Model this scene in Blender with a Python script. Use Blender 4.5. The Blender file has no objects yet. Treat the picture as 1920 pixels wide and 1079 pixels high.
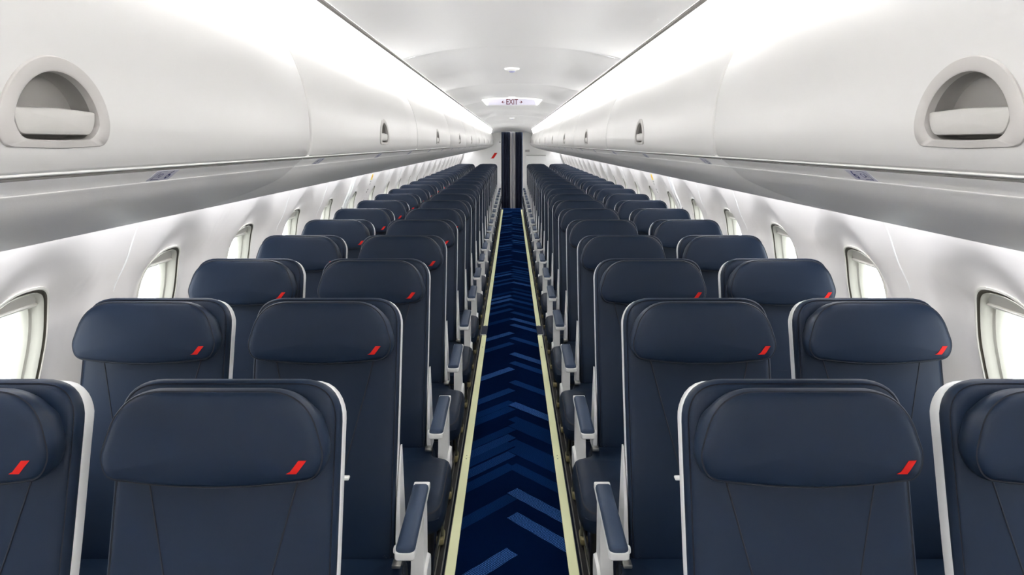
import bpy, bmesh, math, random
from mathutils import Vector, Matrix
from mathutils.bvhtree import BVHTree

# ------------------------------------------------------------------ camera, world, exposure
S = bpy.context.scene
C = S.collection
HC = 1.65                                   # eye height above the cabin floor
cam = bpy.data.cameras.new('camera'); camo = bpy.data.objects.new('camera', cam); C.objects.link(camo)
cam.sensor_width = 36.0; cam.lens = 1400/1920*36; cam.shift_y = -(539.5-269)/1920; cam.clip_start = .02
camo.location = (0, 0, HC); camo.rotation_euler = (math.pi/2, 0, 0)
S.camera = camo
W = bpy.data.worlds.new('world'); S.world = W; W.use_nodes = True
bg = W.node_tree.nodes['Background']; bg.inputs[0].default_value = (.93, .97, 1.0, 1); bg.inputs[1].default_value = 3.3
S.view_settings.view_transform = 'Standard'; S.view_settings.look = 'None'
S.view_settings.gamma = 1; S.view_settings.use_curve_mapping = False; S.view_settings.exposure = 1.22
S.cycles.use_denoising = True
S.cycles.max_bounces = 10; S.cycles.diffuse_bounces = 6; S.cycles.transparent_max_bounces = 12
COVE = 1.6                                  # glow added to the cove panels, which only reflect the strips
SIDE = 17.0 
UP = 125.0                                    # light strips in the trough on top of the bins #                                 # sidewall light strips behind the service panels

PITCH = .79; Y0 = 1.49; ROWS = 21; YEND = 18.73; YBACK = -2.4
BIN = 1.895; BJ = 1.671                      # bin pitch and first joint

# ------------------------------------------------------------------ materials
def mat(name, col, rough=.5, metal=0, spec=.5, bump=None, emit=None, sheen=0, coat=0):
    m = bpy.data.materials.new(name); m.use_nodes = True
    nt = m.node_tree; b = nt.nodes['Principled BSDF']
    b.inputs['Base Color'].default_value = (*col, 1); b.inputs['Roughness'].default_value = rough
    b.inputs['Metallic'].default_value = metal; b.inputs['Specular IOR Level'].default_value = spec
    if sheen: b.inputs['Sheen Weight'].default_value = sheen
    if coat: b.inputs['Coat Weight'].default_value = coat
    if bump:
        tc = nt.nodes.new('ShaderNodeTexCoord'); n = nt.nodes.new('ShaderNodeTexNoise'); bu = nt.nodes.new('ShaderNodeBump')
        n.inputs['Scale'].default_value = bump[0]; n.inputs['Detail'].default_value = 3
        bu.inputs['Strength'].default_value = bump[1]; bu.inputs['Distance'].default_value = bump[2]
        nt.links.new(tc.outputs['Object'], n.inputs['Vector']); nt.links.new(n.outputs['Fac'], bu.inputs['Height'])
        nt.links.new(bu.outputs['Normal'], b.inputs['Normal'])
        if len(bump) > 3:                   # mottling of the base colour
            mx = nt.nodes.new('ShaderNodeMix'); mx.data_type = 'RGBA'
            n2 = nt.nodes.new('ShaderNodeTexNoise'); n2.inputs['Scale'].default_value = bump[4]
            nt.links.new(tc.outputs['Object'], n2.inputs['Vector'])
            mx.inputs[6].default_value = (*[c*(1-bump[3]) for c in col], 1); mx.inputs[7].default_value = (*[min(1, c*(1+bump[3])) for c in col], 1)
            nt.links.new(n2.outputs['Fac'], mx.inputs[0]); nt.links.new(mx.outputs[2], b.inputs['Base Color'])
    if emit:
        b.inputs['Emission Color'].default_value = (*emit[0], 1); b.inputs['Emission Strength'].default_value = emit[1]
    return m
M = {}
M['leather'] = mat('navy_leather', (.0070, .0163, .0375), .46, spec=.25, bump=(260, .10, .0006, .10, 9))
M['seam'] = mat('seam_thread', (.006, .009, .018), .7)
M['padblue'] = mat('armrest_pad_leather', (.027, .046, .088), .5, spec=.3, bump=(300, .15, .0006))
M['shell'] = mat('white_seat_shell', (.88, .88, .87), .32)
M['armwhite'] = mat('armrest_plastic', (.84, .84, .82), .35)
M['red'] = mat('red_embroidery', (.60, .010, .006), .6, spec=.2, bump=(900, .3, .0005))
M['dark'] = mat('black_seat_frame', (.010, .010, .012), .4)
M['brown'] = mat('brown_grey_tube', (.06, .05, .042), .45)
M['metal'] = mat('brushed_metal', (.55, .54, .50), .35, metal=1)
M['brass'] = mat('gold_anodised_fitting', (.34, .29, .16), .4, metal=.6)
M['bin'] = mat('white_bin_plastic', (.60, .595, .585), .38, bump=(600, .04, .0003))
M['psu'] = mat('grey_speckled_plastic', (.90, .89, .875), .40, bump=(500, .10, .0004, .05, 700))
M['psu_edge'] = mat('pale_grey_plastic', (.88, .875, .86), .4)
M['ceil'] = mat('ceiling_white', (.86, .86, .86), .45)
M['slot'] = mat('slot_shade', (.16, .15, .14), .6)  # dark tone painted for the shadow inside the ceiling slot
M['groove'] = mat('groove_dark', (.10, .095, .09), .7)
M['wall'] = mat('sidewall_fabric', (.75, .722, .692), .62, bump=(700, .25, .0006))
M['seamw'] = mat('pale_panel_joint', (.86, .86, .84), .5)
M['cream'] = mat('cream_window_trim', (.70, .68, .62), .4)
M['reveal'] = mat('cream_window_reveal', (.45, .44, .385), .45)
M['gasket'] = mat('dark_gasket', (.07, .062, .045), .5)
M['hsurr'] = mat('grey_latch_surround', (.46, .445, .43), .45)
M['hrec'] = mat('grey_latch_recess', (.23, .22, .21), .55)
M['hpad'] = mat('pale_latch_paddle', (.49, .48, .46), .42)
M['strip'] = mat('photoluminescent_strip', (.88, .88, .58), .4, emit=((.80, .85, .45), .10))  # faint emission added to lift the strip; its real glow is negligible
M['stripseam'] = mat('strip_joint', (.20, .20, .16), .6)
M['navyplate'] = mat('navy_cross_plate', (.010, .022, .062), .6)
M['carpet'] = mat('navy_carpet', (.0014, .0080, .036), 1.0, spec=0, bump=(900, .5, .002, .25, 300))
M['floor'] = mat('dark_floor_carpet', (.006, .012, .030), .9, spec=.2, bump=(900, .5, .002))
M['partition'] = mat('partition_laminate', (.90, .895, .88), .5)
M['linegrey'] = mat('line_grey', (.30, .29, .28), .6)
M['curtain'] = mat('navy_curtain', (.006, .012, .034), .85, bump=(300, .3, .001))
M['silver'] = mat('silver_grey_curtain', (.42, .41, .42), .7, bump=(300, .3, .001))
M['labeltxt'] = mat('blue_print', (.012, .020, .16), .6)
M['labelbg'] = mat('lilac_sticker', (.66, .66, .74), .5)
M['yellow'] = mat('yellow_placard', (.85, .68, .05), .5)
M['orange'] = mat('orange_print', (.75, .33, .03), .5)
M['exit_face'] = mat('exit_sign_face', (.50, .49, .58), .4, emit=((.86, .84, 1), .02))
M['exit_red'] = mat('exit_sign_maroon', (.09, .003, .014), .5)
M['light'] = mat('glowing_cove', (.9, .9, .9), .5, emit=((1.0, .985, .965), COVE))  # cove panel white; emission added, the panel itself is no lamp
M['uplight'] = mat('up_light', (.9, .9, .9), .5, emit=((1.0, .985, .965), UP))
M['sidelight'] = mat('side_light', (.9, .9, .9), .5, emit=((.90, .93, 1.0), SIDE))
M['lens'] = mat('blue_lens', (.35, .36, .55), .3)
M['apron'] = mat('pale_apron_concrete', (.62, .62, .60), .9, bump=(3, .3, .02, .12, .4))
M['hangar'] = mat('pale_hangar_wall', (.75, .77, .79), .8)
def bar_mat(name, base, dot):
    m = mat(name, base, 1.0, spec=0)
    nt = m.node_tree; b = nt.nodes['Principled BSDF']
    tc = nt.nodes.new('ShaderNodeTexCoord'); mp = nt.nodes.new('ShaderNodeMapping'); mp.inputs['Scale'].default_value = (115, 115, 0)
    mp.inputs['Rotation'].default_value = (0, 0, math.radians(45))
    v = nt.nodes.new('ShaderNodeTexVoronoi'); v.inputs['Randomness'].default_value = .12; v.inputs['Scale'].default_value = 1; v.voronoi_dimensions = '2D'
    r = nt.nodes.new('ShaderNodeValToRGB'); r.color_ramp.elements[0].position = .26; r.color_ramp.elements[0].color = (*dot, 1)
    r.color_ramp.elements[1].position = .40; r.color_ramp.elements[1].color = (*base, 1)
    nt.links.new(tc.outputs['Object'], mp.inputs[0]); nt.links.new(mp.outputs[0], v.inputs['Vector'])
    nt.links.new(v.outputs['Distance'], r.inputs[0]); nt.links.new(r.outputs[0], b.inputs['Base Color'])
    return m
M['bar_bright'] = bar_mat('carpet_bar_bright', (.0035, .019, .085), (.060, .16, .44))
M['bar_mid'] = bar_mat('carpet_bar_mid', (.003, .017, .078), (.018, .058, .20))
M['bar_dim'] = bar_mat('carpet_bar_dim', (.0025, .015, .070), (.007, .031, .12))
g = bpy.data.materials.new('window_glass'); g.use_nodes = True; nt = g.node_tree; nt.nodes.clear()
o = nt.nodes.new('ShaderNodeOutputMaterial'); mx = nt.nodes.new('ShaderNodeMixShader'); t = nt.nodes.new('ShaderNodeBsdfTransparent'); gl = nt.nodes.new('ShaderNodeBsdfGlossy')
t.inputs[0].default_value = (.97, .98, .98, 1); gl.inputs['Roughness'].default_value = .03; mx.inputs[0].default_value = .06
nt.links.new(t.outputs[0], mx.inputs[1]); nt.links.new(gl.outputs[0], mx.inputs[2]); nt.links.new(mx.outputs[0], o.inputs[0]); M['glass'] = g

# ------------------------------------------------------------------ helpers
def obj(name, bm, mats, parent=None, smooth=40):
    if not isinstance(mats, (list, tuple)): mats = [mats]
    bmesh.ops.remove_doubles(bm, verts=bm.verts, dist=1e-6)
    bmesh.ops.recalc_face_normals(bm, faces=bm.faces)
    me = bpy.data.meshes.new(name)
    if smooth:
        for f in bm.faces: f.smooth = True
        a = math.radians(smooth)
        for e in bm.edges:
            if len(e.link_faces) != 2 or e.calc_face_angle(0) > a: e.smooth = False
    bm.to_mesh(me); bm.free()
    for k in mats: me.materials.append(M[k])
    ob = bpy.data.objects.new(name, me); C.objects.link(ob)
    if parent: ob.parent = parent
    return ob
def tag(o, label=None, cat=None, group=None, kind=None):
    if label: o['label'] = label
    if cat: o['category'] = cat
    if group: o['group'] = group
    if kind: o['kind'] = kind
    return o
def empty(name, loc=(0, 0, 0)):
    e = bpy.data.objects.new(name, None); C.objects.link(e); e.location = loc; e.empty_display_size = .1
    return e
def kids(o): return [c for c in list(C.objects) if c.parent == o]
def copy_tree(o, km=None, parent=None):
    km = km if km is not None else KM
    c = o.copy(); C.objects.link(c)
    if parent: c.parent = parent
    for ch in km.get(o.name, []): copy_tree(ch, km, c)
    return c
KM = {}
def kidmap(root):
    ch = kids(root); KM[root.name] = ch
    for c in ch: kidmap(c)
def box(bm, x0, x1, y0, y1, z0, z1, bev=0, seg=2, mi=0):
    r = bmesh.ops.create_cube(bm, size=1)
    vs = r['verts']
    for v in vs:
        v.co = Vector(((x0+x1)/2+v.co.x*(x1-x0), (y0+y1)/2+v.co.y*(y1-y0), (z0+z1)/2+v.co.z*(z1-z0)))
    fs = set(f for v in vs for f in v.link_faces)
    for f in fs: f.material_index = mi
    if bev:
        es = list(set(e for v in vs for e in v.link_edges))
        bmesh.ops.bevel(bm, geom=es, offset=bev, segments=seg, profile=.5, affect='EDGES', material=mi)
def tube(bm, pts, r, n=8, mi=0, caps=True):
    pts = [Vector(p) for p in pts]; rings = []
    for i, p in enumerate(pts):
        d = (pts[min(i+1, len(pts)-1)]-pts[max(i-1, 0)]).normalized()
        a = d.cross(Vector((0, 0, 1)))
        if a.length < .05: a = d.cross(Vector((0, 1, 0)))
        a.normalize(); b = d.cross(a)
        rr = r[i] if isinstance(r, (list, tuple)) else r
        rings.append([bm.verts.new(p+a*rr*math.cos(2*math.pi*k/n)+b*rr*math.sin(2*math.pi*k/n)) for k in range(n)])
    for i in range(len(rings)-1):
        for k in range(n):
            f = bm.faces.new((rings[i][k], rings[i][(k+1) % n], rings[i+1][(k+1) % n], rings[i+1][k])); f.material_index = mi
    if caps:
        for rg in (rings[0], rings[-1]): bm.faces.new(rg).material_index = mi
def rpoly(c, rad, seg=7):
    """polygon with softened corners (quadratic arcs)"""
    n = len(c); out = []
    for i in range(n):
        p = Vector(c[i]); a = Vector(c[i-1]); b = Vector(c[(i+1) % n]); r = rad[i] if isinstance(rad, (list, tuple)) else rad
        if r <= 0: out.append(p); continue
        s = p+(a-p).normalized()*r; e = p+(b-p).normalized()*r
        for k in range(seg+1):
            t = k/seg; out.append((1-t)**2*s+2*t*(1-t)*p+t*t*e)
    return out
def inset(ol, d):
    n = len(ol); out = []
    area = sum(ol[i-1].x*ol[i].y-ol[i].x*ol[i-1].y for i in range(n)); sg = 1 if area > 0 else -1
    for i in range(n):
        t = (ol[(i+1) % n]-ol[i-1]).normalized(); out.append(ol[i]+Vector((-t.y, t.x))*d*sg)
    return out
def pad(bm, ol, prof, mp, cap=(True, True), bulge=0, dome=0, mi=0):
    """stack of inset outlines; prof = (inset, height[, material]); mp maps (a, b, h) to a point"""
    n = len(ol); rings = []; mis = []
    for p in prof:
        rings.append([bm.verts.new(mp(q.x, q.y, p[1])) for q in inset(ol, p[0])]); mis.append(p[2] if len(p) > 2 else mi)
    for i in range(len(rings)-1):
        for k in range(n):
            f = bm.faces.new((rings[i][k], rings[i][(k+1) % n], rings[i+1][(k+1) % n], rings[i+1][k])); f.material_index = mis[i+1]
    def close(ring, p, bl, m):
        cen = Vector((0, 0))
        base = inset(ol, p[0])
        for q in base: cen += q
        cen /= n
        if not bl:
            bm.faces.new(ring).material_index = m; return
        prev = ring
        for s in (.88, .7, .5, .3, .12):
            h = p[1]+bl*(1-s**2)
            cur = [bm.verts.new(mp(cen.x+(q.x-cen.x)*s, cen.y+(q.y-cen.y)*s, h)) for q in base]
            for k in range(n):
                bm.faces.new((prev[k], prev[(k+1) % n], cur[(k+1) % n], cur[k])).material_index = m
            prev = cur
        bm.faces.new(prev).material_index = m
    if cap[0]: close(rings[0], prof[0], 0, mis[0])
    if cap[1]: close(rings[-1], prof[-1], bulge, mi)
    return rings
def loft(bm, prof, ys, mp=lambda x, y, z: (x, y, z), mi=0, close=False):
    """profile (x,z) swept along the list ys"""
    rows = [[bm.verts.new(mp(x, y, z)) for x, z in prof] for y in ys]
    n = len(prof)
    for i in range(len(rows)-1):
        for k in range(n if close else n-1):
            bm.faces.new((rows[i][k], rows[i][(k+1) % n], rows[i+1][(k+1) % n], rows[i+1][k])).material_index = mi
    if close:
        bm.faces.new(rows[0]).material_index = mi; bm.faces.new(rows[-1]).material_index = mi
    return rows
def catmull(pts, seg=6):
    out = []
    for i in range(len(pts)-1):
        p0 = Vector(pts[max(i-1, 0)]); p1 = Vector(pts[i]); p2 = Vector(pts[i+1]); p3 = Vector(pts[min(i+2, len(pts)-1)])
        for k in range(seg):
            t = k/seg
            out.append(.5*((2*p1)+(-p0+p2)*t+(2*p0-5*p1+4*p2-p3)*t*t+(-p0+3*p1-3*p2+p3)*t**3))
    out.append(Vector(pts[-1])); return out
def text_bm(s, size, align='CENTER'):
    cu = bpy.data.curves.new('t', 'FONT'); cu.body = s; cu.size = size; cu.align_x = align; cu.align_y = 'CENTER'; cu.resolution_u = 3; cu.offset = size*.012
    o = bpy.data.objects.new('t', cu); C.objects.link(o); dg = bpy.context.evaluated_depsgraph_get(); dg.update()
    me = bpy.data.meshes.new_from_object(o.evaluated_get(dg)); bm = bmesh.new(); bm.from_mesh(me)
    bpy.data.objects.remove(o); bpy.data.curves.remove(cu); bpy.data.meshes.remove(me)
    return bm
def merge(dst, src, f, mi):
    vm = {}
    for v in src.verts: vm[v] = dst.verts.new(f(v.co))
    for fc in src.faces:
        try: dst.faces.new([vm[v] for v in fc.verts]).material_index = mi
        except ValueError: pass
    src.free()
def ordw(n):
    a = ['first', 'second', 'third', 'fourth', 'fifth', 'sixth', 'seventh', 'eighth', 'ninth', 'tenth', 'eleventh', 'twelfth', 'thirteenth', 'fourteenth',
         'fifteenth', 'sixteenth', 'seventeenth', 'eighteenth', 'nineteenth', 'twentieth', 'twenty-first', 'twenty-second', 'twenty-third']
    return a[n]
R = lambda a: math.radians(a)
rnd = random.Random(4)

# ------------------------------------------------------------------ cabin cross-section
WP = catmull([(1.18, -.02), (1.26, .15), (1.335, .4), (1.372, .65), (1.368, .85), (1.334, 1.05), (1.313, 1.17), (1.272, 1.26), (1.225, 1.40), (1.15, 1.53), (1.085, 1.61)], 10)
def wallx(z):
    for a, b in zip(WP, WP[1:]):
        if a.y <= z <= b.y: return a.x+(b.x-a.x)*(z-a.y)/max(1e-6, b.y-a.y)
    return WP[0].x if z < WP[0].y else WP[-1].x
WPI = .85; WC = [2.035+WPI*k for k in range(-1, 20)]; ZW = 1.02
def smooth(t): t = max(0, min(1, t)); return t*t*(3-2*t)
def scoop(dy, z):
    q = math.hypot(dy/.30, (z-1.03)/.37)
    return .042*smooth((1-q)/.36)
def window_outline(hw=.165, hh=.230, r=.155):
    out = []
    for i in range(56):
        t = 2*math.pi*(i+.5)/56; c_, s_ = math.cos(t), math.sin(t); e = 2/2.75
        out.append(Vector((hw*math.copysign(abs(c_)**e, c_), hh*math.copysign(abs(s_)**e, s_))))
    return out

def build_wall(side, name):
    bm = bmesh.new(); sg = side
    zlo, zhi = .55, 1.50; hb = WPI/2
    ol = window_outline()
    for yc in WC:
        rings = []
        for s in [0, .04, .1, .18, .28, .4, .55, .7, .85, 1]:
            ring = []
            for q in ol:
                # target on the bay rectangle, same direction
                z0 = ZW
                dx, dz = q.x, q.y
                kx = hb/abs(dx) if abs(dx) > 1e-9 else 1e9
                kz = ((zhi-z0) if dz > 0 else (z0-zlo))/abs(dz) if abs(dz) > 1e-9 else 1e9
                k = min(kx, kz); tx, tz = dx*k, dz*k
                a = dx+(tx-dx)*s; b = dz+(tz-dz)*s
                X = wallx(z0+b)+scoop(a, z0+b)
                ring.append(bm.verts.new((sg*X, yc+a, z0+b)))
            rings.append(ring)
        for i in range(len(rings)-1):
            for k in range(len(ol)):
                bm.faces.new((rings[i][k], rings[i][(k+1) % len(ol)], rings[i+1][(k+1) % len(ol)], rings[i+1][k]))
        # the four corners of the bay that the rays miss
        R_ = rings[-1]; n = len(ol)
        for k in range(n):
            a, b = R_[k], R_[(k+1) % n]
            ay, az, by, bz = a.co.y-yc, a.co.z, b.co.y-yc, b.co.z
            onx_a = abs(abs(ay)-hb) < 1e-5; onx_b = abs(abs(by)-hb) < 1e-5
            onz_a = min(abs(az-zlo), abs(az-zhi)) < 1e-5; onz_b = min(abs(bz-zlo), abs(bz-zhi)) < 1e-5
            if (onx_a and onz_b and not onz_a) or (onz_a and onx_b and not onz_b):
                cy = ay if onx_a else by; cz = az if onz_a else bz
                c = bm.verts.new((sg*wallx(cz), yc+cy, cz)); bm.faces.new((a, c, b))
    y0w = WC[0]-hb; y1w = WC[-1]+hb
    low = [(sg*p.x, p.y) for p in WP if p.y < zlo]+[(sg*wallx(zlo), zlo)]
    high = [(sg*wallx(zhi), zhi)]+[(sg*p.x, p.y) for p in WP if p.y > zhi]
    loft(bm, low, [y0w, y1w]); loft(bm, high, [y0w, y1w])
    allp = [(sg*p.x, p.y) for p in WP]
    loft(bm, allp, [YBACK, y0w]); loft(bm, allp, [y1w, YEND+.1])
    # pale panel joints
    for k in [1, 3, 4, 7, 8, 10, 12, 14, 16, 18]:
        yc = WC[k]+hb; pts = [(sg*(wallx(z)-.0005), z) for z in [.3+.02*i for i in range(63)]]
        n = len(pts); rows = [[bm.verts.new((x-sg*(0.0018 if j in (1, 2) else -.001), yc+dy, z)) for x, z in pts] for j, dy in enumerate((-.0032, -.0022, .0022, .0032))]
        for i in range(3):
            for q in range(n-1): bm.faces.new((rows[i][q], rows[i][q+1], rows[i+1][q+1], rows[i+1][q])).material_index = 1
    return tag(obj(name, bm, ['wall', 'seamw'], smooth=50), kind='structure')
build_wall(-1, 'wall_left'); build_wall(1, 'wall_right')

# windows: frame ring, gasket, reveal, shade, pane
def build_window(side, idx, yc, shade):
    e = empty('window_%d' % idx, (side*(wallx(ZW)+.04), yc, ZW)); tag(e, kind='structure')
    ox = side*(wallx(ZW)+.04)
    def mp(a, b, h):                         # h outward from the wall surface
        X = wallx(ZW+b)+scoop(a, ZW+b)+h
        return (side*X-ox, a, b)
    ol = window_outline(.168, .233, .157)
    bm = bmesh.new()
    pad(bm, ol, [(0, .004), (.001, -.004), (.007, -.005), (.009, -.002), (.010, .003, 1), (.017, .006, 1), (.018, .002, 0)], mp, cap=(False, False))
    obj('window_frame', bm, ['cream', 'gasket'], e)
    bm = bmesh.new()
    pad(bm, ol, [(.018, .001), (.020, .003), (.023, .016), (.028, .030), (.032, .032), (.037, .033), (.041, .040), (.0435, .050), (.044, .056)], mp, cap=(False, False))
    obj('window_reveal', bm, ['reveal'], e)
    bm = bmesh.new(); pad(bm, ol, [(.0425, .054), (.0425, .056)], mp)
    obj('pane', bm, ['glass'], e)
    # pull-down shade, seen as a bowed cream lip under the top of the frame
    bm = bmesh.new(); zt = .217; zb = zt-shade
    N = 22
    def hw(z):
        best = 0
        for q in inset(ol, .019):
            pass
        io = inset(ol, .020); xs = []
        for i in range(len(io)):
            a, b = io[i-1], io[i]
            if (a.y-z)*(b.y-z) <= 0 and abs(a.y-b.y) > 1e-9: xs.append(abs(a.x+(b.x-a.x)*(z-a.y)/(b.y-a.y)))
        return max(xs) if xs else .03
    zz = [zb, zb+.004, zb+.010, zb+.016, zb+(zt-zb)*.5, zb+(zt-zb)*.7, zb+(zt-zb)*.88, zt-.006]
    hh = [.030, .018, .014, .020, .018, .017, .016, .014]
    rows = []
    for z, h in zip(zz, hh):
        w_ = hw(z); rows.append([bm.verts.new(mp(w_*(2*i/N-1), z, h+.0)) for i in range(N+1)])
    for i in range(len(rows)-1):
        for k in range(N): bm.faces.new((rows[i][k], rows[i][k+1], rows[i+1][k+1], rows[i+1][k]))
    obj('window_shade', bm, ['cream'], e)
idx = 1
for s in (-1, 1):
    for k, yc in enumerate(WC):
        build_window(s, idx, yc, (.062, .060, .062, .058, .060, .060, .056, .060)[k % 8]); idx += 1

# ------------------------------------------------------------------ floor, ceiling, ends
bm = bmesh.new(); box(bm, -1.24, 1.24, YBACK, YEND+1.2, -.06, 0)
tag(obj('floor', bm, ['floor'], smooth=0), kind='structure')
CP = catmull([(0, .400), (.12, .397), (.25, .386), (.36, .366), (.448, .344)], 4)
def ceilmap(sgn, p): return (sgn*p.x, HC+p.y)
bm = bmesh.new()
prof = [(-p.x, HC+p.y) for p in reversed(CP)]+[(p.x, HC+p.y) for p in CP[1:]]
prof = [(-.452, HC+.375), (-.4515, HC+.346)]+prof+[(.4515, HC+.346), (.452, HC+.375)]
CJ = 3.077
js = [CJ+BIN*k for k in range(-2, 9)]
ys = []
prev = YBACK
segs = []
for j in js: segs.append((prev, j-.002)); prev = j+.002
segs.append((prev, YEND+.02))
for a, b in segs:
    p2 = prof; loft(bm, p2, [a, a+.006, b-.006, b], mp=lambda x, y, z, a=a, b=b: (x, y, z+(.001 if (y == a or y == b) else 0)))
for j in js: loft(bm, [(x, z+.004) for x, z in prof], [j-.006, j+.006], mi=1)
# roof backing above the bins
bk = catmull([(.46, .376), (.7, .40), (.95, .30), (1.1, .12), (1.12, .0)], 4)
for s in (-1, 1): loft(bm, [(s*p.x, HC+p.y) for p in bk], [YBACK, YEND+.1], mi=0)
loft(bm, [(-.47, HC+.42), (.47, HC+.42)], [YBACK, YEND+.1])
tag(obj('ceiling', bm, ['ceil', 'shell'], smooth=30), kind='structure')
SP = [(p.x*1.16, .300-(p.x/.448)**2*.062) for p in CP]
full0 = [(-p.x, HC+p.y-.001) for p in reversed(CP)]+[(p.x, HC+p.y-.001) for p in CP[1:]]
full1 = [(-x, HC+z) for x, z in reversed(SP)]+[(x, HC+z) for x, z in SP[1:]]
bm = bmesh.new(); rows = []
for i in range(9):
    t = i/8; y = 16.9+(YEND-16.9)*t; tt = smooth(t)
    rows.append([bm.verts.new((a[0]+(b[0]-a[0])*tt, y, a[1]+(b[1]-a[1])*tt)) for a, b in zip(full0, full1)])
for i in range(8):
    for k in range(len(full0)-1): bm.faces.new((rows[i][k], rows[i][k+1], rows[i+1][k+1], rows[i+1][k]))
tag(obj('trim_3', bm, ['ceil'], smooth=40), kind='structure')  # soffit that lowers the ceiling end and hides the overlit header
bm = bmesh.new(); box(bm, -1.45, 1.45, YBACK-.08, YBACK, -.05, HC+.5)
tag(obj('wall_front', bm, ['partition'], smooth=0), kind='structure')

# cove panels between ceiling and bins, with added glow, and the strips washing them
def glowing_cove(side, y0, y1, n, where):
    e = empty('ceiling_light', (side*.51, (y0+y1)/2, HC+.33)); ox, oy, oz = e.location
    bm = bmesh.new()
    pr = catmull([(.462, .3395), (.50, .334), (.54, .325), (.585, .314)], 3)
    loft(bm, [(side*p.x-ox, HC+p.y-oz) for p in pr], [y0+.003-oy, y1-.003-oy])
    obj('emissive_panel', bm, ['light'], e)
    bm = bmesh.new()
    loft(bm, [(side*x-ox, HC+z-oz) for x, z in [(.586, .3145), (.660, .325), (.660, .285), (.588, .286)]], [y0+.003-oy, y1-.003-oy])
    obj('light_trough', bm, ['ceil'], e, 0)
    bm = bmesh.new()
    loft(bm, [(side*x-ox, HC+z-oz) for x, z in [(.592, .295), (.606, .305)]], [y0+.003-oy, y1-.003-oy])
    obj('light_strip', bm, ['uplight'], e)
    bm = bmesh.new()
    loft(bm, [(side*.4525-ox, HC+.346-oz), (side*.453-ox, HC+.3405-oz), (side*.4615-ox, HC+.3375-oz), (side*.462-ox, HC+.3405-oz)], [y0-oy, y1-oy])
    ob = obj('trim_rail', bm, ['slot'], e)  # strip filling the slot, coloured dark as its shadow
    tag(e, 'bright ceiling cove panel %s of the aisle, %s' % ('left' if side < 0 else 'right', where), 'ceiling light', 'cove panels %s of the aisle ceiling' % ('left' if side < 0 else 'right'))
lj = [YBACK]+[j for j in js if j > YBACK]+[YEND]
lj = [l for i, l in enumerate(lj) if i == 0 or l-lj[i-1] > .2]
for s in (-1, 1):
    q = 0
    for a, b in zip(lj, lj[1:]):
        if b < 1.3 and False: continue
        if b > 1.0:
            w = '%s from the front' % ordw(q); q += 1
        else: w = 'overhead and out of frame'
        glowing_cove(s, a, b, q, w)

# sidewall light strips hidden behind the service panels
for s in (-1, 1):
    e = empty('sidewall_light', (s*1.0, 8, HC-.10))
    bm = bmesh.new()
    loft(bm, [(s*1.035-s*1.0, .02), (s*1.035-s*1.0, -.015)], [YBACK-8, YEND-8])
    obj('emissive_panel', bm, ['sidelight'], e)
    bm = bmesh.new(); box(bm, *(sorted((s*.012, s*.034))), YBACK-8, YEND-8, -.02, .025); obj('housing', bm, ['psu'], e, 0)
    tag(e, 'thin white strip light hidden behind the service panel along the %s wall' % ('left' if s < 0 else 'right'), 'strip light')

# ------------------------------------------------------------------ overhead bins
DP = catmull([(.4565, -.0265), (.4515, -.012), (.4495, .010), (.4500, .032), (.4535, .075), (.4620, .118), (.4760, .163), (.5000, .215), (.5310, .263), (.5640, .300), (.574, .2985), (.584, .286)], 6)
def doorx(z):                                # z relative to eye height
    for a, b in zip(DP, DP[1:]):
        if a.y <= z <= b.y: return a.x+(b.x-a.x)*(z-a.y)/max(1e-6, b.y-a.y)
    return DP[0].x if z < DP[0].y else DP[-1].x
HY = .741-(BJ-BIN)                           # latch centre, measured from the bin's near end
HOL = [Vector((.0905*math.copysign(abs(math.cos(R(t)))**1.0, math.cos(R(t))), .018+.069*math.sin(R(t))**1.12)) for t in range(0, 181, 6)]
HOL += rpoly([(-.0905, .018), (-.0890, -.003), (0, -.0055), (.0890, -.003), (.0905, .018)], [0, .018, .02, .018, 0], 6)[1:-1]
HIN = [Vector((.0690*math.cos(R(t)), .020+.0510*abs(math.sin(R(t)))**1.12)) for t in range(0, 181, 6)]
HIN += rpoly([(-.0690, .020), (-.0600, .0045), (0, .0030), (.0600, .0045), (.0690, .020)], [0, .014, .02, .014, 0], 6)[1:-1]
def in_poly(pt, poly):
    x, y = pt; c = False
    for i in range(len(poly)):
        a, b = poly[i-1], poly[i]
        if (a.y > y) != (b.y > y) and x < (b.x-a.x)*(y-a.y)/(b.y-a.y)+a.x: c = not c
    return c
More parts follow.
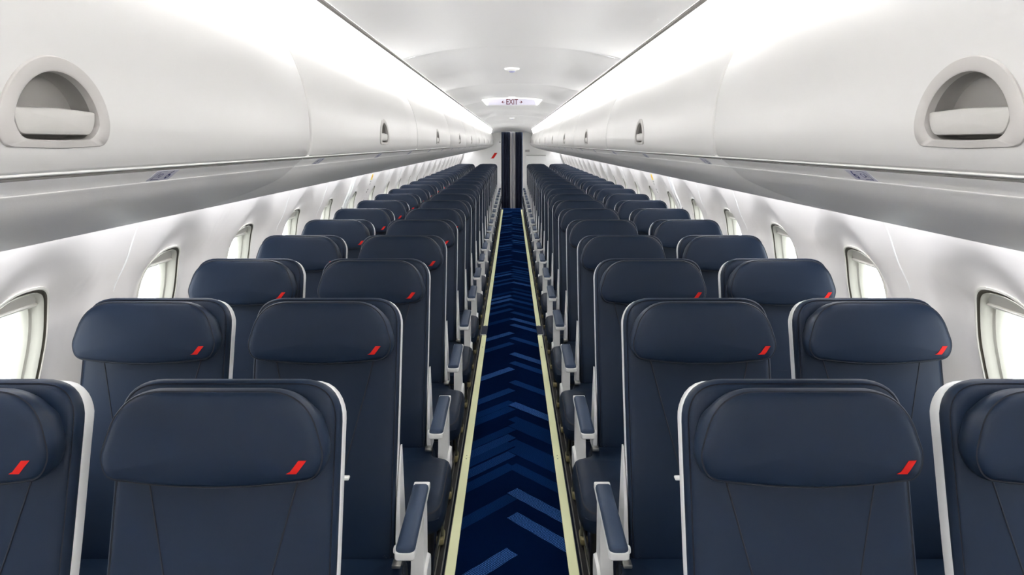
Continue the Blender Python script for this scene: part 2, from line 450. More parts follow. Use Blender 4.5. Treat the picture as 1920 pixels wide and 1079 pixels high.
def build_bin(side):
    e = empty('overhead_bin', (side*.45, 0, HC-.03)); ox, oz = side*.45, HC-.03
    bm = bmesh.new()
    g_ = .0036
    ys = [g_, g_+.0012, g_+.004, g_+.009]+[HY-.11+.22*i/36 for i in range(37)]+[HY+.3, BIN-g_-.3, BIN-g_-.009, BIN-g_-.004, BIN-g_-.0012, BIN-g_]
    ys.insert(4, HY-.3); ys = sorted(y for y in ys if y >= g_)
    zs = sorted(set([round(p.y, 5) for p in DP]+[round(-.006+.100*i/22, 5) for i in range(23)]))
    def off(y):
        d = min(y-g_, BIN-g_-y)
        return .009*(1-math.sqrt(max(0, 1-(1-min(1, d/.009))**2)))
    rin = [p.lerp(q, .5) for p, q in zip(HOL, HIN)]
    rows = [[(side*(doorx(z)+off(y))-ox, y, HC+z-oz) for z in zs] for y in ys]
    V = [[bm.verts.new(c) for c in r] for r in rows]
    for i in range(len(ys)-1):
        for k in range(len(zs)-1):
            cy, cz = (ys[i]+ys[i+1])/2-HY, (zs[k]+zs[k+1])/2
            if in_poly((cy, cz), rin): continue
            bm.faces.new((V[i][k], V[i+1][k], V[i+1][k+1], V[i][k+1]))
    # returns at ends and bottom lip give the door its thickness
    for i in (0, len(ys)-1):
        back = [bm.verts.new((side*(doorx(z)+.035)-ox, ys[i], HC+z-oz)) for z in zs]
        for k in range(len(zs)-1): bm.faces.new((V[i][k], V[i][k+1], back[k+1], back[k]))
    lipx = doorx(zs[0])
    pr = [(side*lipx-ox, HC+zs[0]-oz), (side*(lipx+.003)-ox, HC+zs[0]-.0025-oz), (side*(lipx+.040)-ox, HC+zs[0]-.001-oz)]
    loft(bm, pr, [g_+.009, BIN-g_-.009])
    door = obj('bin_door', bm, ['bin'], e, 50)
    def mp(a, b, h): return (side*(doorx(b)+h)-ox, a+HY, HC+b-oz)     # h into the bin
    def stack(bm, prof, floor=False):
        rings = [[bm.verts.new(mp(p.x+(q.x-p.x)*t, p.y+(q.y-p.y)*t, h)) for p, q in zip(HOL, HIN)] for t, h in prof]
        n = len(HOL)
        for i in range(len(rings)-1):
            for k in range(n): bm.faces.new((rings[i][k], rings[i][(k+1) % n], rings[i+1][(k+1) % n], rings[i+1][k]))
        if floor:
            cen = Vector((0, .035)); prev = rings[-1]; h = prof[-1][1]
            for q_ in (.75, .5, .25):
                cur = [bm.verts.new(mp(cen.x+(q.x-cen.x)*q_*.9, cen.y+(q.y-cen.y)*q_*.9, h+.002*(1-q_))) for q in HIN]
                for k in range(n): bm.faces.new((prev[k], prev[(k+1) % n], cur[(k+1) % n], cur[k]))
                prev = cur
            bm.faces.new(prev)
    bm = bmesh.new(); stack(bm, [(0, .002), (.01, -.0018), (.08, -.0030), (.85, -.0032), (.97, -.0020), (1.0, .002), (1.0, .020)])
    obj('latch_surround', bm, ['hsurr'], door)
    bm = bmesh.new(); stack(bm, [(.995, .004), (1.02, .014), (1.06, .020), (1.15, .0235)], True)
    obj('latch_recess', bm, ['hrec'], door)
    bm = bmesh.new()
    po = rpoly([(-.058, .0085), (.058, .0085), (.0655, .022), (.066, .0335), (0, .0355), (-.066, .0335), (-.0655, .022)], [.008, .008, .006, .003, .02, .003, .006], 4)
    pad(bm, po, [(0, .016), (0, .003), (.0008, .0008), (.0025, .0002)], mp, bulge=-.0012)
    obj('latch_paddle', bm, ['hpad'], door)
    # body behind the door
    bm = bmesh.new()
    pr = [(.500, -.022), (.88, -.06), (.935, -.03), (.94, .10), (.84, .24), (.70, .275), (.60, .28), (.54, .20)]
    loft(bm, [(side*x-ox, HC+z-oz) for x, z in pr], [.006, BIN-.006], close=True)
    obj('housing', bm, ['psu_edge'], e, 0)
    return e
bins = {}
for s in (-1, 1):
    b = build_bin(s); kidmap(b); bins[s] = b
    nm = 'left' if s < 0 else 'right'
    for k in range(-1, 9):
        o = b if k == -1 else copy_tree(b)
        o.location.y = BJ+BIN*k
        lab = ('white overhead bin with grey half-moon latch, nearest one on the %s' % nm) if k == -1 else \
              'white overhead bin on the %s side, %s from the front' % (nm, ordw(k+1)) if k < 8 else 'white overhead bin on the %s side, last one before the partition' % nm
        tag(o, lab, 'overhead bin', 'overhead bins on the %s' % nm)

# ------------------------------------------------------------------ service panels under the bins
PP = [(.4585, -.0275), (.4595, -.0315), (.4605, -.0355), (.4790, -.0505)]
PPb = catmull([(.4790, -.0505), (.4840, -.0560), (.5200, -.0830), (.6100, -.1200), (.7200, -.1520), (.8500, -.1795), (.9300, -.1905), (.9900, -.1860), (1.0200, -.1650), (1.0300, -.1350)], 6)
FONT = {}
def build_panel(side, y0, L):
    e = empty('service_panel', (side*.7, y0, HC-.1)); ox, oz = side*.7, HC-.1
    g_ = .0012
    bm = bmesh.new()
    full = [Vector(PP[2]), Vector((.4695, -.0428)), Vector(PP[3])]+PPb[1:]
    ys = [g_, g_+.003, L-g_-.003, L-g_]
    f = lambda x, y, z: (x, y, z+(.0014 if (y < g_+.001 or y > L-g_-.001) else 0))
    loft(bm, [(side*p.x-ox, HC+p.y-oz) for p in full], ys, mp=f)
    for f_ in bm.faces:
        cy = f_.calc_center_median().y
        if cy < g_+.0028 or cy > L-g_-.0028: f_.material_index = 1
    loft(bm, [(side*x-ox, HC+z-oz) for x, z in [(PPb[-1].x, PPb[-1].y), (1.03, -.128), (.50, -.040), (.4615, -.034)]], [g_, L-g_])
    obj('panel_body', bm, ['psu', 'shell'], e, 35)
    bm = bmesh.new()
    loft(bm, [(side*x-ox, HC+z-oz) for x, z in [(.4665, -.0290), (.4590, -.0290), (.4580, -.0310), (.4600, -.0325), (.4680, -.0330)]], [0, L])
    obj('trim_rail', bm, ['psu_edge'], e, 35)
    bm = bmesh.new()
    loft(bm, [(side*x-ox, HC+z-oz) for x, z in [(.4640, -.0325), (.4610, -.0330), (.4612, -.0355), (.4640, -.0365)]], [0, L])
    obj('gasket', bm, ['groove'], e, 35)
    return e
def label_part(side, row, ypos, e):
    """row number sticker on the narrow inner face of the service panel"""
    a = Vector((.4605, -.0355)); b = Vector((.4790, -.0505)); d = (b-a).normalized(); nrm = Vector((-d.y, d.x))
    if nrm.x > 0: nrm = -nrm
    ox, oz = side*.7, HC-.1
    def mp(u, v, h):                         # u along reading direction, v up, h out
        c = (a+b)/2-d*v+nrm*h
        yy = u if side < 0 else -u
        return (side*c.x-ox, ypos-e.location.y+yy, HC+c.y-oz)
    bm = bmesh.new()
    pad(bm, rpoly([(-.032, -.0108), (.032, -.0108), (.032, .0112), (-.032, .0112)], .002, 3), [(0, 0), (0, .0004)], mp, mi=0)
    sx = -1 if side < 0 else 1
    t = text_bm(str(row), .0245); merge(bm, t, lambda c: mp(c.x-sx*(.016), c.y, .0006), 1)
    t = text_bm('FD' if side < 0 else 'CA', .012); merge(bm, t, lambda c: mp(c.x+sx*(.010), c.y, .0006), 1)
    x0, x1 = sx*.0235, sx*.002
    fr = [(x0, -.0078), (x1, -.0078)]; 
    def seg(p, q, w=.0007):
        p, q = Vector(p), Vector(q); n = (q-p).normalized(); n = Vector((-n.y, n.x))*w
        bm.faces.new([bm.verts.new(mp(*r, .0006)) for r in (p+n, q+n, q-n, p-n)]).material_index = 1
    seg((x0, -.0078), (x1, -.0078)); seg((x0, -.0082), (x0-sx*.001, .004)); seg((x0-sx*.001, .004), (x0-sx*.005, .0098)); seg((x0-sx*.005, .0098), (x1, .0098), .0003)
    obj('row_label', bm, ['labelbg', 'labeltxt'], e, 0)
for s in (-1, 1):
    nm = 'left' if s < 0 else 'right'
    for k in range(-1, 9):
        y0 = BJ-.03+BIN*k; L = BIN if k < 8 else YEND-y0
        e = build_panel(s, y0, L)
        for r in range(0, 22):
            yl = 1.005+.808*r
            if y0 <= yl < y0+L: label_part(s, 6+r, yl, e)
        lab = 'grey rounded service panel under the nearest %s bin' % nm if k == -1 else 'grey service panel under the %s bins, %s from the front' % (nm, ordw(k+1))
        tag(e, lab, 'service panel', 'service panels under the %s bins' % nm)

# ------------------------------------------------------------------ aisle carpet with chevrons
bm = bmesh.new(); XA = .2165
box(bm, -XA, XA, YBACK, YEND+.6, -.002, .004)
K = 1.15; TH = .053
bars = [(3.01, -1, 2), (3.303, 1, 2), (3.535, 1, 2), (3.475, -1, 0), (3.81, -1, 0), (3.81, 1, 0), (3.96, -1, 1), (4.02, 1, 0), (4.12, 1, 0), (4.09, -1, 0), (4.195, -1, 1),
        (4.37, 1, 0), (4.47, 1, 0), (4.31, -1, 0), (4.72, 1, 2), (4.64, -1, 0), (4.75, -1, 0), (5.16, 1, 1), (4.99, -1, 1), (5.46, -1, 2), (5.61, 1, 1), (5.85, 1, 2),
        (6.15, -1, 1), (6.32, 1, 1), (6.49, -1, 2), (6.78, 1, 2), (7.01, 1, 2), (7.02, -1, 0), (7.28, 1, 1), (7.42, -1, 1), (7.60, 1, 0), (7.66, -1, 1), (7.85, 1, 1), (7.9, -1, 2)]
u = 8.1
while u < YEND+.4:
    for s in (-1, 1):
        if rnd.random() < .62: bars.append((u+rnd.uniform(-.03, .03), s, rnd.choice((0, 1, 1, 2))))
    u += rnd.choice((.16, .19, .24))
u = 2.7
while u > .5:
    bars.append((u, rnd.choice((-1, 1)), rnd.choice((0, 1, 2)))); u -= .2
for i, (m_, s, br) in enumerate(bars):
    # band d + K*t in [m-TH, m+TH] where t = s*x ; inner end cut along the mirrored direction
    a, b = m_-TH, m_+TH
    def P(u_, t): return (s*t, u_-K*t)
    ta = (a-m_)/(2*K); tb = (b-m_)/(2*K)     # where it meets the cut
    z = .0046+.00015*(i % 3)
    q = [P(a, ta), P(a, XA), P(b, XA), P(b, tb)]
    bm.faces.new([bm.verts.new((x, y, z)) for x, y in q]).material_index = 1+br
ca = obj('aisle_carpet', bm, ['carpet', 'bar_dim', 'bar_mid', 'bar_bright'], smooth=0)
tag(ca, 'navy aisle carpet with dotted lighter blue chevron bars', 'carpet')

# floor path marking strips, seat tracks
for s in (-1, 1):
    nm = 'left' if s < 0 else 'right'
    cuts = [0.4, 3.90, 6.38, None, 6.72, 8.6, 10.9, 13.2, 15.5, 18.55]
    cuts = [(-.5, 1.9), (1.9, 3.90), (3.90, 6.01), (6.01, 6.38), (6.70, 8.9), (8.9, 11.3), (11.3, 13.7), (13.7, 16.1), (16.1, 18.5)]
    for i, (a, b) in enumerate(cuts):
        bm = bmesh.new()
        x0, x1 = sorted((s*.2185, s*.2565))
        L = b-a
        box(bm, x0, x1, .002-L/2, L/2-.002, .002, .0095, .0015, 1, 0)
        x2, x3 = sorted((s*.2565, s*.2590)); box(bm, x2, x3, -L/2, L/2, .002, .009, 0, 1, 1)
        for yy in (-L/2+.02, L/2-.02):
            r = bmesh.ops.create_cone(bm, cap_ends=True, segments=10, radius1=.003, radius2=.003, depth=.002, matrix=Matrix.Translation((s*.2375, yy, .0098)))
            for v in r['verts']:
                for f in v.link_faces: f.material_index = 1
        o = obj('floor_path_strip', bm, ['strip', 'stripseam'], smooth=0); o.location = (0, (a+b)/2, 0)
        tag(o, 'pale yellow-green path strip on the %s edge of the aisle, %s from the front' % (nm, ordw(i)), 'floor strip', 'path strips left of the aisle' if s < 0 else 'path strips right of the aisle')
    bm = bmesh.new(); x0, x1 = sorted((s*.2170, s*.286)); box(bm, x0, x1, 6.385, 6.695, .001, .012, .002, 2)
    box(bm, *sorted((s*.222, s*.262)), 6.383, 6.392, .004, .0135, 0, 1, 1); box(bm, *sorted((s*.222, s*.262)), 6.688, 6.697, .004, .0135, 0, 1, 1)
    o = obj('cross_plate', bm, ['navyplate', 'psu_edge'], smooth=0)
    tag(o, 'small navy floor plate interrupting the %s path strip' % nm, 'floor plate')
    bm = bmesh.new()
    for xx in (.268, .292): box(bm, *sorted((s*xx, s*(xx+.004))), YBACK, YEND, 0, .013)
    box(bm, *sorted((s*.272, s*.292)), YBACK, YEND, 0, .005, 0, 1, 1)
    for i in range(int((YEND-.5)/.05)):
        pass
    o = obj('seat_track', bm, ['metal', 'dark'], smooth=0)
    tag(o, 'slim metal seat track on the floor %s of the aisle' % nm, 'seat track')

# ------------------------------------------------------------------ seats
ZT = 1.178
def yf(z): return -(ZT-z)*.165               # front of the backrest, local depth
def build_seat(side, kind):
    """local origin: on the floor under the backrest top, x = 0 at the seat centre; inner = towards the aisle"""
    inn = -side                              # direction of the aisle in x
    root = empty('passenger_seat')
    # backrest cushion
    zb = .43
    ol = rpoly([(-.2200, zb), (.2200, zb), (.2215, ZT), (-.2215, ZT)], [.03, .03, .085, .085], 9)
    def mp(a, b, h): return (a, yf(b)+h-.012*math.exp(-((b-.62)/.14)**2), b-max(0, h-.004)*.33*smooth((b-1.06)/.08))
    # add intermediate points along the long sides so the shape can curve
    o2 = []
    for i in range(len(ol)):
        p, q = ol[i], ol[(i+1) % len(ol)]; o2.append(p)
        n = int((q-p).length/.06)
        for k in range(1, n): o2.append(p+(q-p)*k/n)
    bm = bmesh.new()
    pad(bm, o2, [(.012, .036), (.003, .031), (.0, .026), (-.0005, .020), (.0015, .011), (.0055, .004), (.0075, .0026), (.0088, .0036, 1), (.0105, .0036, 1), (.0120, .0010), (.019, -.0012), (.030, -.003)], mp, bulge=-.004)
    bvh = BVHTree.FromBMesh(bm)
    def front(x, z, e=0):
        h = bvh.ray_cast(Vector((x, -1, z)), Vector((0, 1, 0)))
        return (h[0].y if h[0] else yf(z))-e
    def seam(p, q, r=.0013, n=14):
        pts = [Vector(p).lerp(Vector(q), i/n) for i in range(n+1)]
        tube(bm, [(a.x, front(a.x, a.y, .0001), a.y) for a in pts], r, 6, 1)
    for s in (-1, 1):
        seam((s*.152, 1.02), (s*.062, .66), .0017); seam((s*.062, .66), (s*.055, .46), .0017)
    back = obj('backrest', bm, ['leather', 'seam'], root, 45)
    # white shell behind the cushion
    bm = bmesh.new()
    def msh(a, b, h): return mp(a, b-.005*max(0, min(1, (b-1.0)/.17))*(1-smooth((inn*a-.125)/.07)), h)
    pad(bm, o2, [(.012, .030), (.003, .0262), (.0002, .0268), (-.0012, .030), (-.0018, .036), (-.0018, .054), (.001, .062), (.010, .070), (.05, .076)], msh)
    obj('back_shell', bm, ['shell'], root, 45)
    # headrest
    hz = 1.001; HOLh = rpoly([(-.203, .010), (0, -.014), (.203, .010), (.2190, .056), (.180, .184), (-.180, .184), (-.2190, .056)], [.026, .150, .026, .020, .082, .082, .020], 10)
    hy = -.090
    hx = -inn*.005
    def mh(a, b, h): return (a+hx, hy+h+(b-.09)*.10, hz+b-max(0, h-.010)*.34*smooth((b-.10)/.06))
    bm = bmesh.new()
    pad(bm, HOLh, [(.030, .085), (.012, .080), (.004, .066), (.0, .048), (.0, .032), (.002, .020), (.0055, .0125), (.0068, .0126, 1), (.0084, .0122, 1), (.0098, .0088), (.016, .0050), (.028, .0028)], mh, bulge=-.0055)
    hb = BVHTree.FromBMesh(bm)
    head = obj('headrest', bm, ['leather', 'seam'], back, 45)
    # red slanted emblem, embroidered low on the picture-right corner
    bm = bmesh.new(); ex = .158+hx if side < 0 else .167+hx; ez = hz+.042
    P_ = [(-.0128, -.0122), (-.0085, -.0100), (.0016, .0122), (.0165, .0122), (.0030, -.0122)]
    def hp(x, z, e):
        h = hb.ray_cast(Vector((x, -1, z)), Vector((0, 1, 0))); return Vector((x, (h[0].y if h[0] else hy)-e, z))
    G = 6
    def em(u_, v_):                          # v from foot to head, slanted, with a thin tail at the foot
        x = -.0095+.0185*v_+u_*.0150; z = -.0122+.0244*v_
        if v_ == 0 and u_ == 0: x -= .0045
        return x, z
    gv = [[bm.verts.new(hp(ex+em(i/G, j/G)[0], ez+em(i/G, j/G)[1], .0012)) for i in range(G+1)] for j in range(G+1)]
    for i in range(G):
        for j in range(G): bm.faces.new((gv[j][i], gv[j][i+1], gv[j+1][i+1], gv[j+1][i]))
    r = bmesh.ops.extrude_face_region(bm, geom=list(bm.faces))
    for v in r['geom']:
        if isinstance(v, bmesh.types.BMVert): v.co.y += .003
    obj('emblem', bm, ['red'], back, 0)
    # seat cushion (plan outline, wider in front of the armrest post)
    w_in = .330 if kind == 'aisle' else .245; w_out = .248
    bm = bmesh.new()
    i_, o_ = inn, -inn
    c_ = [(i_*min(.255, w_in), -.085), (i_*min(.262, w_in), -.185), (i_*w_in, -.215), (i_*w_in, -.555), (o_*w_out, -.555), (o_*w_out, -.085)]
    if inn > 0: c_ = list(reversed(c_)); rr = [.02, .07, .07, .03, .02, .02]
    else: rr = [.02, .02, .03, .07, .07, .02]
    co = rpoly(c_, rr, 6)
    def mc(a, b, h):
        t = max(0, (-.42-b)/.13)
        return (a, b, h-.045*t*t*(1 if h > .40 else .2)+.01*(b+.3)*0)
    pad(bm, co, [(.03, .330), (.008, .336), (.0, .352), (-.003, .385), (-.001, .418), (.006, .436), (.0085, .4385, 1), (.0105, .4385, 1), (.014, .443), (.028, .448)], mc, bulge=.006)
    obj('seat_cushion', bm, ['leather', 'seam'], root, 45)
    bm = bmesh.new()
    box(bm, *sorted((i_*.21, o_*.245)), -.50, -.06, .296, .332, .006, 2)
    tube(bm, [(i_*.285 if kind == 'aisle' else i_*.24, -.46, .315), (o_*.25, -.46, .315)], .022, 10, 1); tube(bm, [(i_*.24, -.09, .30), (o_*.25, -.09, .30)], .022, 10, 1)
    obj('seat_frame', bm, ['dark', 'brown'], root, 45)
    # flap under the backrest
    bm = bmesh.new(); box(bm, -.20, .20, -.112, -.085, .372, .45, .008, 2); obj('back_flap', bm, ['dark'], root, 45)
    # armrest on the aisle side: pad, body, post
    def arm(xc, name='armrest', post=True):
        bm = bmesh.new()
        hw_ = .0265 if post else .021
        A = rpoly([(xc-hw_, -.362), (xc+hw_, -.362), (xc+hw_-.0015, .026), (xc-hw_+.0015, .026)], [.012, .012, .006, .006], 4)
        def ma(a, b, h): return (a, b, h+(b+.2)*.03)
        pad(bm, A, [(.004, .579), (.0, .583), (0, .594), (.0015, .598)], ma)
        if post:
            s_ = inn
            px0, px1 = sorted((xc+s_*.025, xc-s_*.0120))
            pr = [(-.145, .588), (-.065, .588), (-.050, .44), (-.042, .405), (-.115, .375), (-.158, .405), (-.145, .44)]
            for a_, b_ in ((px0, px1),):
                v0 = [bm.verts.new((a_, y, z)) for y, z in pr]; v1 = [bm.verts.new((b_, y, z)) for y, z in pr]
                bm.faces.new(v0); bm.faces.new(v1)
                for q in range(len(pr)): bm.faces.new((v0[q], v0[q-1], v1[q-1], v1[q]))
            # flared boss at the foot of the post
            bo = rpoly([(-.17, .340), (-.03, .340), (-.035, .43), (-.155, .43)], .03, 5)
            pad(bm, bo, [(0, 0), (0, .024), (.004, .030)], lambda a, b, h: (xc-s_*.012+s_*(h+.004)*1.35, a, b))
        o = obj(name, bm, ['armwhite'], root, 40)
        bm = bmesh.new()
        Ap = rpoly([(xc-hw_+.0012, -.356), (xc+hw_-.0012, -.356), (xc+hw_-.0025, -.008), (xc-hw_+.0025, -.008)], [.020, .020, .012, .012], 5)
        pad(bm, Ap, [(0, .590), (0, .600), (.0015, .606), (.006, .610), (.012, .6115)], ma)
        obj('armrest_pad', bm, ['padblue'], o, 60)
        if post:
            bm = bmesh.new(); s_ = -inn
            pad(bm, rpoly([(-.338, .588), (-.316, .588), (-.316, .606), (-.338, .606)], .009, 5), [(0, 0), (0, .004), (.003, .0065)], lambda a, b, h: (xc+s_*(.0262+h), a, b-.010))
            obj('recline_button', bm, ['shell'], o, 40)
        return o
    if kind == 'aisle':
        arm(inn*.285, post=True)
        arm(-inn*.2520, post=False)
    else:
        arm(-inn*.250, post=False)
    # white tapering side bracket of the backrest
    bm = bmesh.new()
    pr = [(-.02, .735), (-.035, .735), (-.105, .60), (-.125, .50), (-.12, .43), (-.02, .43), (-.015, .55)]
    for s_ in ((inn,) if kind == 'aisle' else (inn,)):
        v0 = [bm.verts.new((s_*(.2245+.000), y+.01, z)) for y, z in pr]; v1 = [bm.verts.new((s_*(.2285+max(0, (.70-z))*.05), y+.01, z)) for y, z in pr]
        bm.faces.new(v0); bm.faces.new(v1)
        for q in range(len(pr)): bm.faces.new((v0[q], v0[q-1], v1[q-1], v1[q]))
    obj('side_bracket', bm, ['shell'], root, 30)
    # legs
    lx = inn*.268 if kind == 'aisle' else -inn*.10
    for (yy, zz) in ((-.40, 'front'), (.0, 'rear')):
        bm = bmesh.new()
        if zz == 'front': tube(bm, [(lx, -.44, .315), (lx, -.425, .18), (lx, -.40, .03)], [.022, .018, .016], 10)
        else:
            tube(bm, [(lx, -.10, .30), (lx, -.06, .18), (lx, .0, .03)], [.020, .017, .015], 10)
            box(bm, lx-.004, lx+.004, -.40, -.01, .055, .075, .002, 1)
        lg = obj('leg', bm, ['dark'], root, 45)
        bm = bmesh.new(); box(bm, lx-.016, lx+.016, yy-.035, yy+.045, .011, .042, .008, 3)
        tube(bm, [(lx, yy+.005, .03), (lx, yy+.005, .055)], .012, 10)
        obj('foot_fitting', bm, ['brass'], lg, 45)
    # seat belt stub and buckle beside the cushion
    if kind == 'aisle':
        bm = bmesh.new()
        pts = [(inn*.236, -.13, .43), (inn*.240, -.16, .455), (inn*.243, -.18, .475)]
        for i in range(2):
            a, b = Vector(pts[i]), Vector(pts[i+1])
            vs = [bm.verts.new(a+Vector((-.012, 0, 0))), bm.verts.new(a+Vector((.012, 0, 0))), bm.verts.new(b+Vector((.012, 0, 0))), bm.verts.new(b+Vector((-.012, 0, 0)))]
            bm.faces.new(vs)
        box(bm, *sorted((inn*.228, inn*.252)), -.21, -.178, .468, .480, .003, 2)
        obj('belt_buckle', bm, ['metal'], root, 40)
    # folded tray on the back of the seat
    bm = bmesh.new()
    def mt(a, b, h): return (a, yf(b)+.078+h, b)
    pad(bm, rpoly([(-.19, .66), (.19, .66), (.19, .90), (-.19, .90)], .02, 4), [(0, -.006), (0, .010), (.003, .013)], mt)
    obj('tray_table', bm, ['psu_edge'], root, 40)
    return root
NA, NW = .562, 1.081
protos = {}
for side in (-1, 1):
    nm = 'left' if side < 0 else 'right'
    for kind, xc in (('aisle', NA), ('window', NW)):
        p = build_seat(side, kind); kidmap(p)
        for n in range(ROWS):
            o = p if n == 0 else copy_tree(p)
            o.location = (side*xc, Y0+PITCH*n, 0)
            if n == 0:
                lab = 'navy leather %s seat with red emblem, %s of the aisle in the nearest row' % (kind, nm)
            elif n == ROWS-1:
                lab = 'navy leather %s seat %s of the aisle in the last row before the partition' % (kind, nm)
            else:
                lab = 'navy leather %s seat %s of the aisle, %s row from the front' % (kind, nm, ordw(n))
            tag(o, lab, 'airplane seat', '%s seats %s of the aisle' % (kind, nm))
            if n == 0 and kind == 'aisle':       # small white ledge folded out behind the nearest seats
                bm = bmesh.new(); s_ = -side; box(bm, *sorted((s_*.06, s_*.2065)), .135, .150, .915, .921, .002, 2); box(bm, *sorted((s_*.06, s_*.075)), .03, .140, .915, .921, .002, 2)
                L_ = obj('device_ledge', bm, ['armwhite'], o, 40)

# ------------------------------------------------------------------ ceiling fittings
def disc(y, lab):
    e = empty('smoke_detector', (0, y, HC+.398))
    bm = bmesh.new()
    N = 28; pr = [(.040, .004), (.040, -.004), (.036, -.008), (.024, -.010), (.018, -.014), (.012, -.018), (.004, -.020)]
    rings = [[bm.verts.new((r*math.cos(2*math.pi*k/N), r*math.sin(2*math.pi*k/N), h)) for k in range(N)] for r, h in pr]
    for i in range(len(rings)-1):
        for k in range(N): bm.faces.new((rings[i][k], rings[i][(k+1) % N], rings[i+1][(k+1) % N], rings[i+1][k]))
    bm.faces.new(rings[-1]); bm.faces.new(rings[0]); obj('housing', bm, ['ceil'], e)
    bm = bmesh.new()
    pr = [(.0175, -.011), (.0175, -.0155), (.012, -.0200), (.004, -.0225)]
    rings = [[bm.verts.new((r*math.cos(2*math.pi*k/N), r*math.sin(2*math.pi*k/N), h)) for k in range(N)] for r, h in pr]
    for i in range(len(rings)-1):
        for k in range(N): bm.faces.new((rings[i][k], rings[i][(k+1) % N], rings[i+1][(k+1) % N], rings[i+1][k]))
    bm.faces.new(rings[-1]); obj('lens', bm, ['lens'], e)
    tag(e, lab, 'ceiling fitting')
disc(3.97, 'round ceiling fitting with bluish lens, in front of the exit sign')
disc(11.7, 'small round ceiling fitting beyond the exit sign')

e = empty('exit_sign', (0, 6.36, HC+.36)); 
def me_(a, b, h): return (a, h, b)
bm = bmesh.new()
ol = rpoly([(-.220, -.038), (.220, -.038), (.262, .012), (.20, .026), (0, .034), (-.20, .026), (-.262, .012)], [.008, .008, .008, .02, .05, .02, .008], 4)
pad(bm, ol, [(.004, .03), (0, .026), (0, .004), (.003, 0)], me_); obj('sign_housing', bm, ['ceil'], e)
bm = bmesh.new()
ol = rpoly([(-.205, -.034), (.205, -.034), (.190, .010), (.12, .018), (-.12, .018), (-.190, .010)], [.006]*6, 3)
pad(bm, ol, [(0, .001), (0, -.002), (.002, -.003)], me_); face = obj('sign_face', bm, ['exit_face'], e)
bm = bmesh.new(); t = text_bm('EXIT', .066)
merge(bm, t, lambda c: (c.x*.76, -.0045, c.y-.0085), 0)
for s in (-1, 1):
    for q in ([(.064, -.0045), (.080, -.0045), (.080, .0005), (.064, .0005)], [(.076, .010), (.091, -.002), (.076, -.014), (.0725, -.0105), (.081, -.002), (.0725, .0065)]):
        bm.faces.new([bm.verts.new((s*x, -.0045, z-.0065)) for x, z in q])
obj('sign_lettering', bm, ['exit_red'], face, 0)
bm = bmesh.new(); box(bm, -.03, .03, .006, .022, .030, .040, .002, 1); obj('bracket', bm, ['ceil'], e, 30)
tag(e, 'hanging ceiling sign reading EXIT with two arrows', 'exit sign')

# ------------------------------------------------------------------ overwing exit details on both walls
for s in (-1, 1):
    nm = 'left' if s < 0 else 'right'
    def strip(bm, y0, y1, z0, z1, out, mi=0, n=14, dy=0):
        g1 = []; 
        for i in range(n+1):
            z = z0+(z1-z0)*i/n; y_ = dy*i/n
            yc = min(WC, key=lambda w: abs(w-(y0+y1)/2)); X = wallx(z)+scoop((y0+y1)/2-yc, z)
            g1.append([bm.verts.new((s*(X-o_), y+y_, z)) for y, o_ in ((y0, -.004), (y0, out), (y1, out), (y1, -.004))])
        for i in range(n):
            for k in range(3): bm.faces.new((g1[i][k], g1[i][k+1], g1[i+1][k+1], g1[i+1][k])).material_index = mi
        bm.faces.new(g1[0]).material_index = mi; bm.faces.new(g1[-1]).material_index = mi
    bm = bmesh.new()
    strip(bm, 5.77, 5.815, 1.14, 1.50, .012); strip(bm, 5.815, 5.835, 1.165, 1.50, .004, 1); strip(bm, 5.835, 5.862, 1.12, 1.50, .014)
    o = obj('exit_handle_rail', bm, ['seamw', 'linegrey'], smooth=30)
    bm = bmesh.new(); X = wallx(1.15)
    bmesh.ops.create_uvsphere(bm, u_segments=12, v_segments=8, radius=.009, matrix=Matrix.Translation((s*(X-.004), 5.75, 1.15))); obj('bolt', bm, ['linegrey'], o)
    tag(o, 'white and grey upright rail beside the exit window on the %s wall' % nm, 'exit rail')
    bm = bmesh.new(); strip(bm, 6.60, 6.665, 1.325, 1.378, .002, 0, 3)
    o = obj('exit_placard', bm, ['yellow', 'linegrey', 'orange'], smooth=0)
    bm = bmesh.new(); strip(bm, 6.615, 6.645, 1.340, 1.365, .0035, 0, 3); obj('pictogram', bm, ['orange'], o, 0)
    bm = bmesh.new()
    for i in range(9):
        z = 1.305-.024*i
        if i in (2, 5): continue
        strip(bm, 6.622+.004*(i % 2), 6.642, z, z+.014, .002, 0, 1)
    obj('printed_instruction', bm, ['linegrey'], o, 0)
    tag(o, 'small yellow placard above a column of print on the %s wall' % nm, 'placard')

# ------------------------------------------------------------------ partition, curtains
bm = bmesh.new()
def prism(pts, y0, y1, mi=0):
    a = [bm.verts.new((x, y0, z)) for x, z in pts]; b = [bm.verts.new((x, y1, z)) for x, z in pts]
    bm.faces.new(a).material_index = mi; bm.faces.new(b).material_index = mi
    for i in range(len(pts)): bm.faces.new((a[i], a[i-1], b[i-1], b[i])).material_index = mi
OX = .268
for s in (-1, 1): prism([(s*OX, 0), (s*1.40, 0), (s*1.40, HC+.45), (s*OX, HC+.45)], YEND, YEND+.04)
prism([(-OX, HC+.288), (OX, HC+.288), (OX, HC+.45), (-OX, HC+.45)], YEND, YEND+.04)
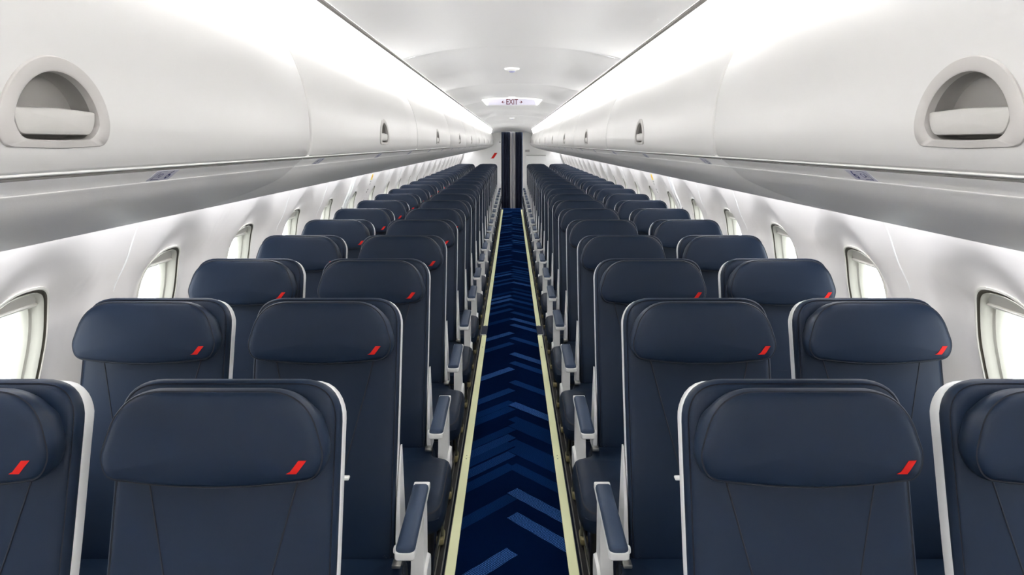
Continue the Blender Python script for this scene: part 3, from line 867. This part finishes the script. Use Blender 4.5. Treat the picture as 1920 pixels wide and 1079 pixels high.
# edge posts of the doorway
for s in (-1, 1): box(bm, *sorted((s*OX, s*(OX+.03))), YEND-.02, YEND+.05, 0, HC+.30, .004, 2)
for i_, s in enumerate((-1, 1)):
    b2 = bmesh.new(); zz = [.3+.0325*k for k in range(38)]
    r0 = [b2.verts.new((s*(wallx(z)+.0), YEND-.02, z)) for z in zz]; r1 = [b2.verts.new((s*(wallx(z)-.045), YEND-.03, z)) for z in zz]; r2 = [b2.verts.new((s*(wallx(z)-.045), YEND, z)) for z in zz]
    for k in range(len(zz)-1): b2.faces.new((r0[k], r0[k+1], r1[k+1], r1[k])); b2.faces.new((r1[k], r1[k+1], r2[k+1], r2[k]))
    tag(obj('trim_%d' % (i_+1), b2, ['linegrey'], smooth=40), kind='structure')
wb = obj('wall_back', bm, ['partition'], smooth=30); tag(wb, kind='structure')
bm = bmesh.new(); y = YEND-.004
def quad(pts, mi=0, yy=None):
    bm.faces.new([bm.verts.new((x, yy if yy else y, z)) for x, z in pts]).material_index = mi
quad([(-.525, HC-.375), (-.455, HC-.375), (-.365, HC-.238), (-.435, HC-.238)])
quad([(-.545, HC-.382), (-.455, HC-.375), (-.525, HC-.372)])
o = obj('wall_emblem', bm, ['red'], smooth=0); tag(o, 'large red slanted emblem on the white partition left of the curtain', 'emblem')
bm = bmesh.new()
box(bm, .33, .44, YEND-.006, YEND, HC-.215, HC-.195); box(bm, .33, .44, YEND-.006, YEND, HC-.185, HC-.165)
o = obj('wall_placard', bm, ['linegrey'], smooth=0); tag(o, 'small grey two-line placard on the partition right of the curtain', 'placard')
e = empty('wall_compartment', (.6, YEND-.008, HC-.42)); 
bm = bmesh.new(); box(bm, -.26, .26, -.004, .006, -.11, .11, .01, 3); obj('compartment_door', bm, ['partition'], e, 40)
bm = bmesh.new(); box(bm, -.24, .25, -.008, -.002, .108, .122); obj('panel_line', bm, ['linegrey'], e, 0)  # grey bar along the top edge of the panel
tag(e, 'flat closed compartment panel on the partition right of the curtain', 'compartment')
bm = bmesh.new(); tube(bm, [(-.30, YEND-.02, HC+.03), (-.30, YEND-.06, HC+.03)], .018, 12); o = obj('curtain_hook', bm, ['linegrey']); tag(o, 'small dark hook on the partition left of the curtain', 'hook')
def curtain(x0, x1, hem, lab):
    e = empty('curtain', ((x0+x1)/2, YEND+.10, 0)); ox = (x0+x1)/2
    def cloth(a, b, z0, z1, amp, fr, ph, mt, nm):
        bm = bmesh.new(); N = 60; ks = [0, .1, .3, .6, .85, 1]
        rows = []
        for t in ks:
            z = z0+(z1-z0)*t
            rows.append([bm.verts.new((a+(b-a)*i/N-ox, amp*(1.2-.4*t)*math.sin(fr*(a+(b-a)*i/N)+ph+.25*math.sin(3*t)), z)) for i in range(N+1)])
        for i in range(len(ks)-1):
            for k in range(N): bm.faces.new((rows[i][k], rows[i][k+1], rows[i+1][k+1], rows[i+1][k]))
        o = obj(nm, bm, [mt], e, 80)
        so = o.modifiers.new('s', 'SOLIDIFY'); so.thickness = .003
    cloth(x0, x1, .012, HC+.285, .020, 95, 0, 'curtain', 'curtain_panel')
    cloth(hem[0], hem[1], .012, HC+.285, .012, 120, 1, 'silver', 'silver_hem')
    for ch in kids(e):
        if ch.name.startswith('silver_hem'): ch.location.y = -.035
    tag(e, lab, 'curtain', 'curtains closing the doorway')
curtain(-.275, -.035, (-.045, .008), 'navy curtain with silver hem, left half of the doorway')
curtain(.035, .275, (.014, .085), 'navy curtain with silver hem, right half of the doorway')
bm = bmesh.new(); tube(bm, [(-.268, YEND+.10, HC+.290), (.268, YEND+.10, HC+.290)], .008, 10)
o = obj('curtain_rail', bm, ['metal']); tag(o, 'thin metal rail carrying the navy curtains', 'curtain rail')
bm = bmesh.new(); box(bm, -1.4, 1.4, YEND+1.0, YEND+1.05, 0, HC+.45)
tag(obj('wall_galley', bm, ['curtain'], smooth=0), kind='structure')

# ------------------------------------------------------------------ outside
bm = bmesh.new(); box(bm, -60, 60, -40, 70, -3.3, -3.2)
tag(obj('apron_ground', bm, ['apron'], smooth=0), kind='structure')
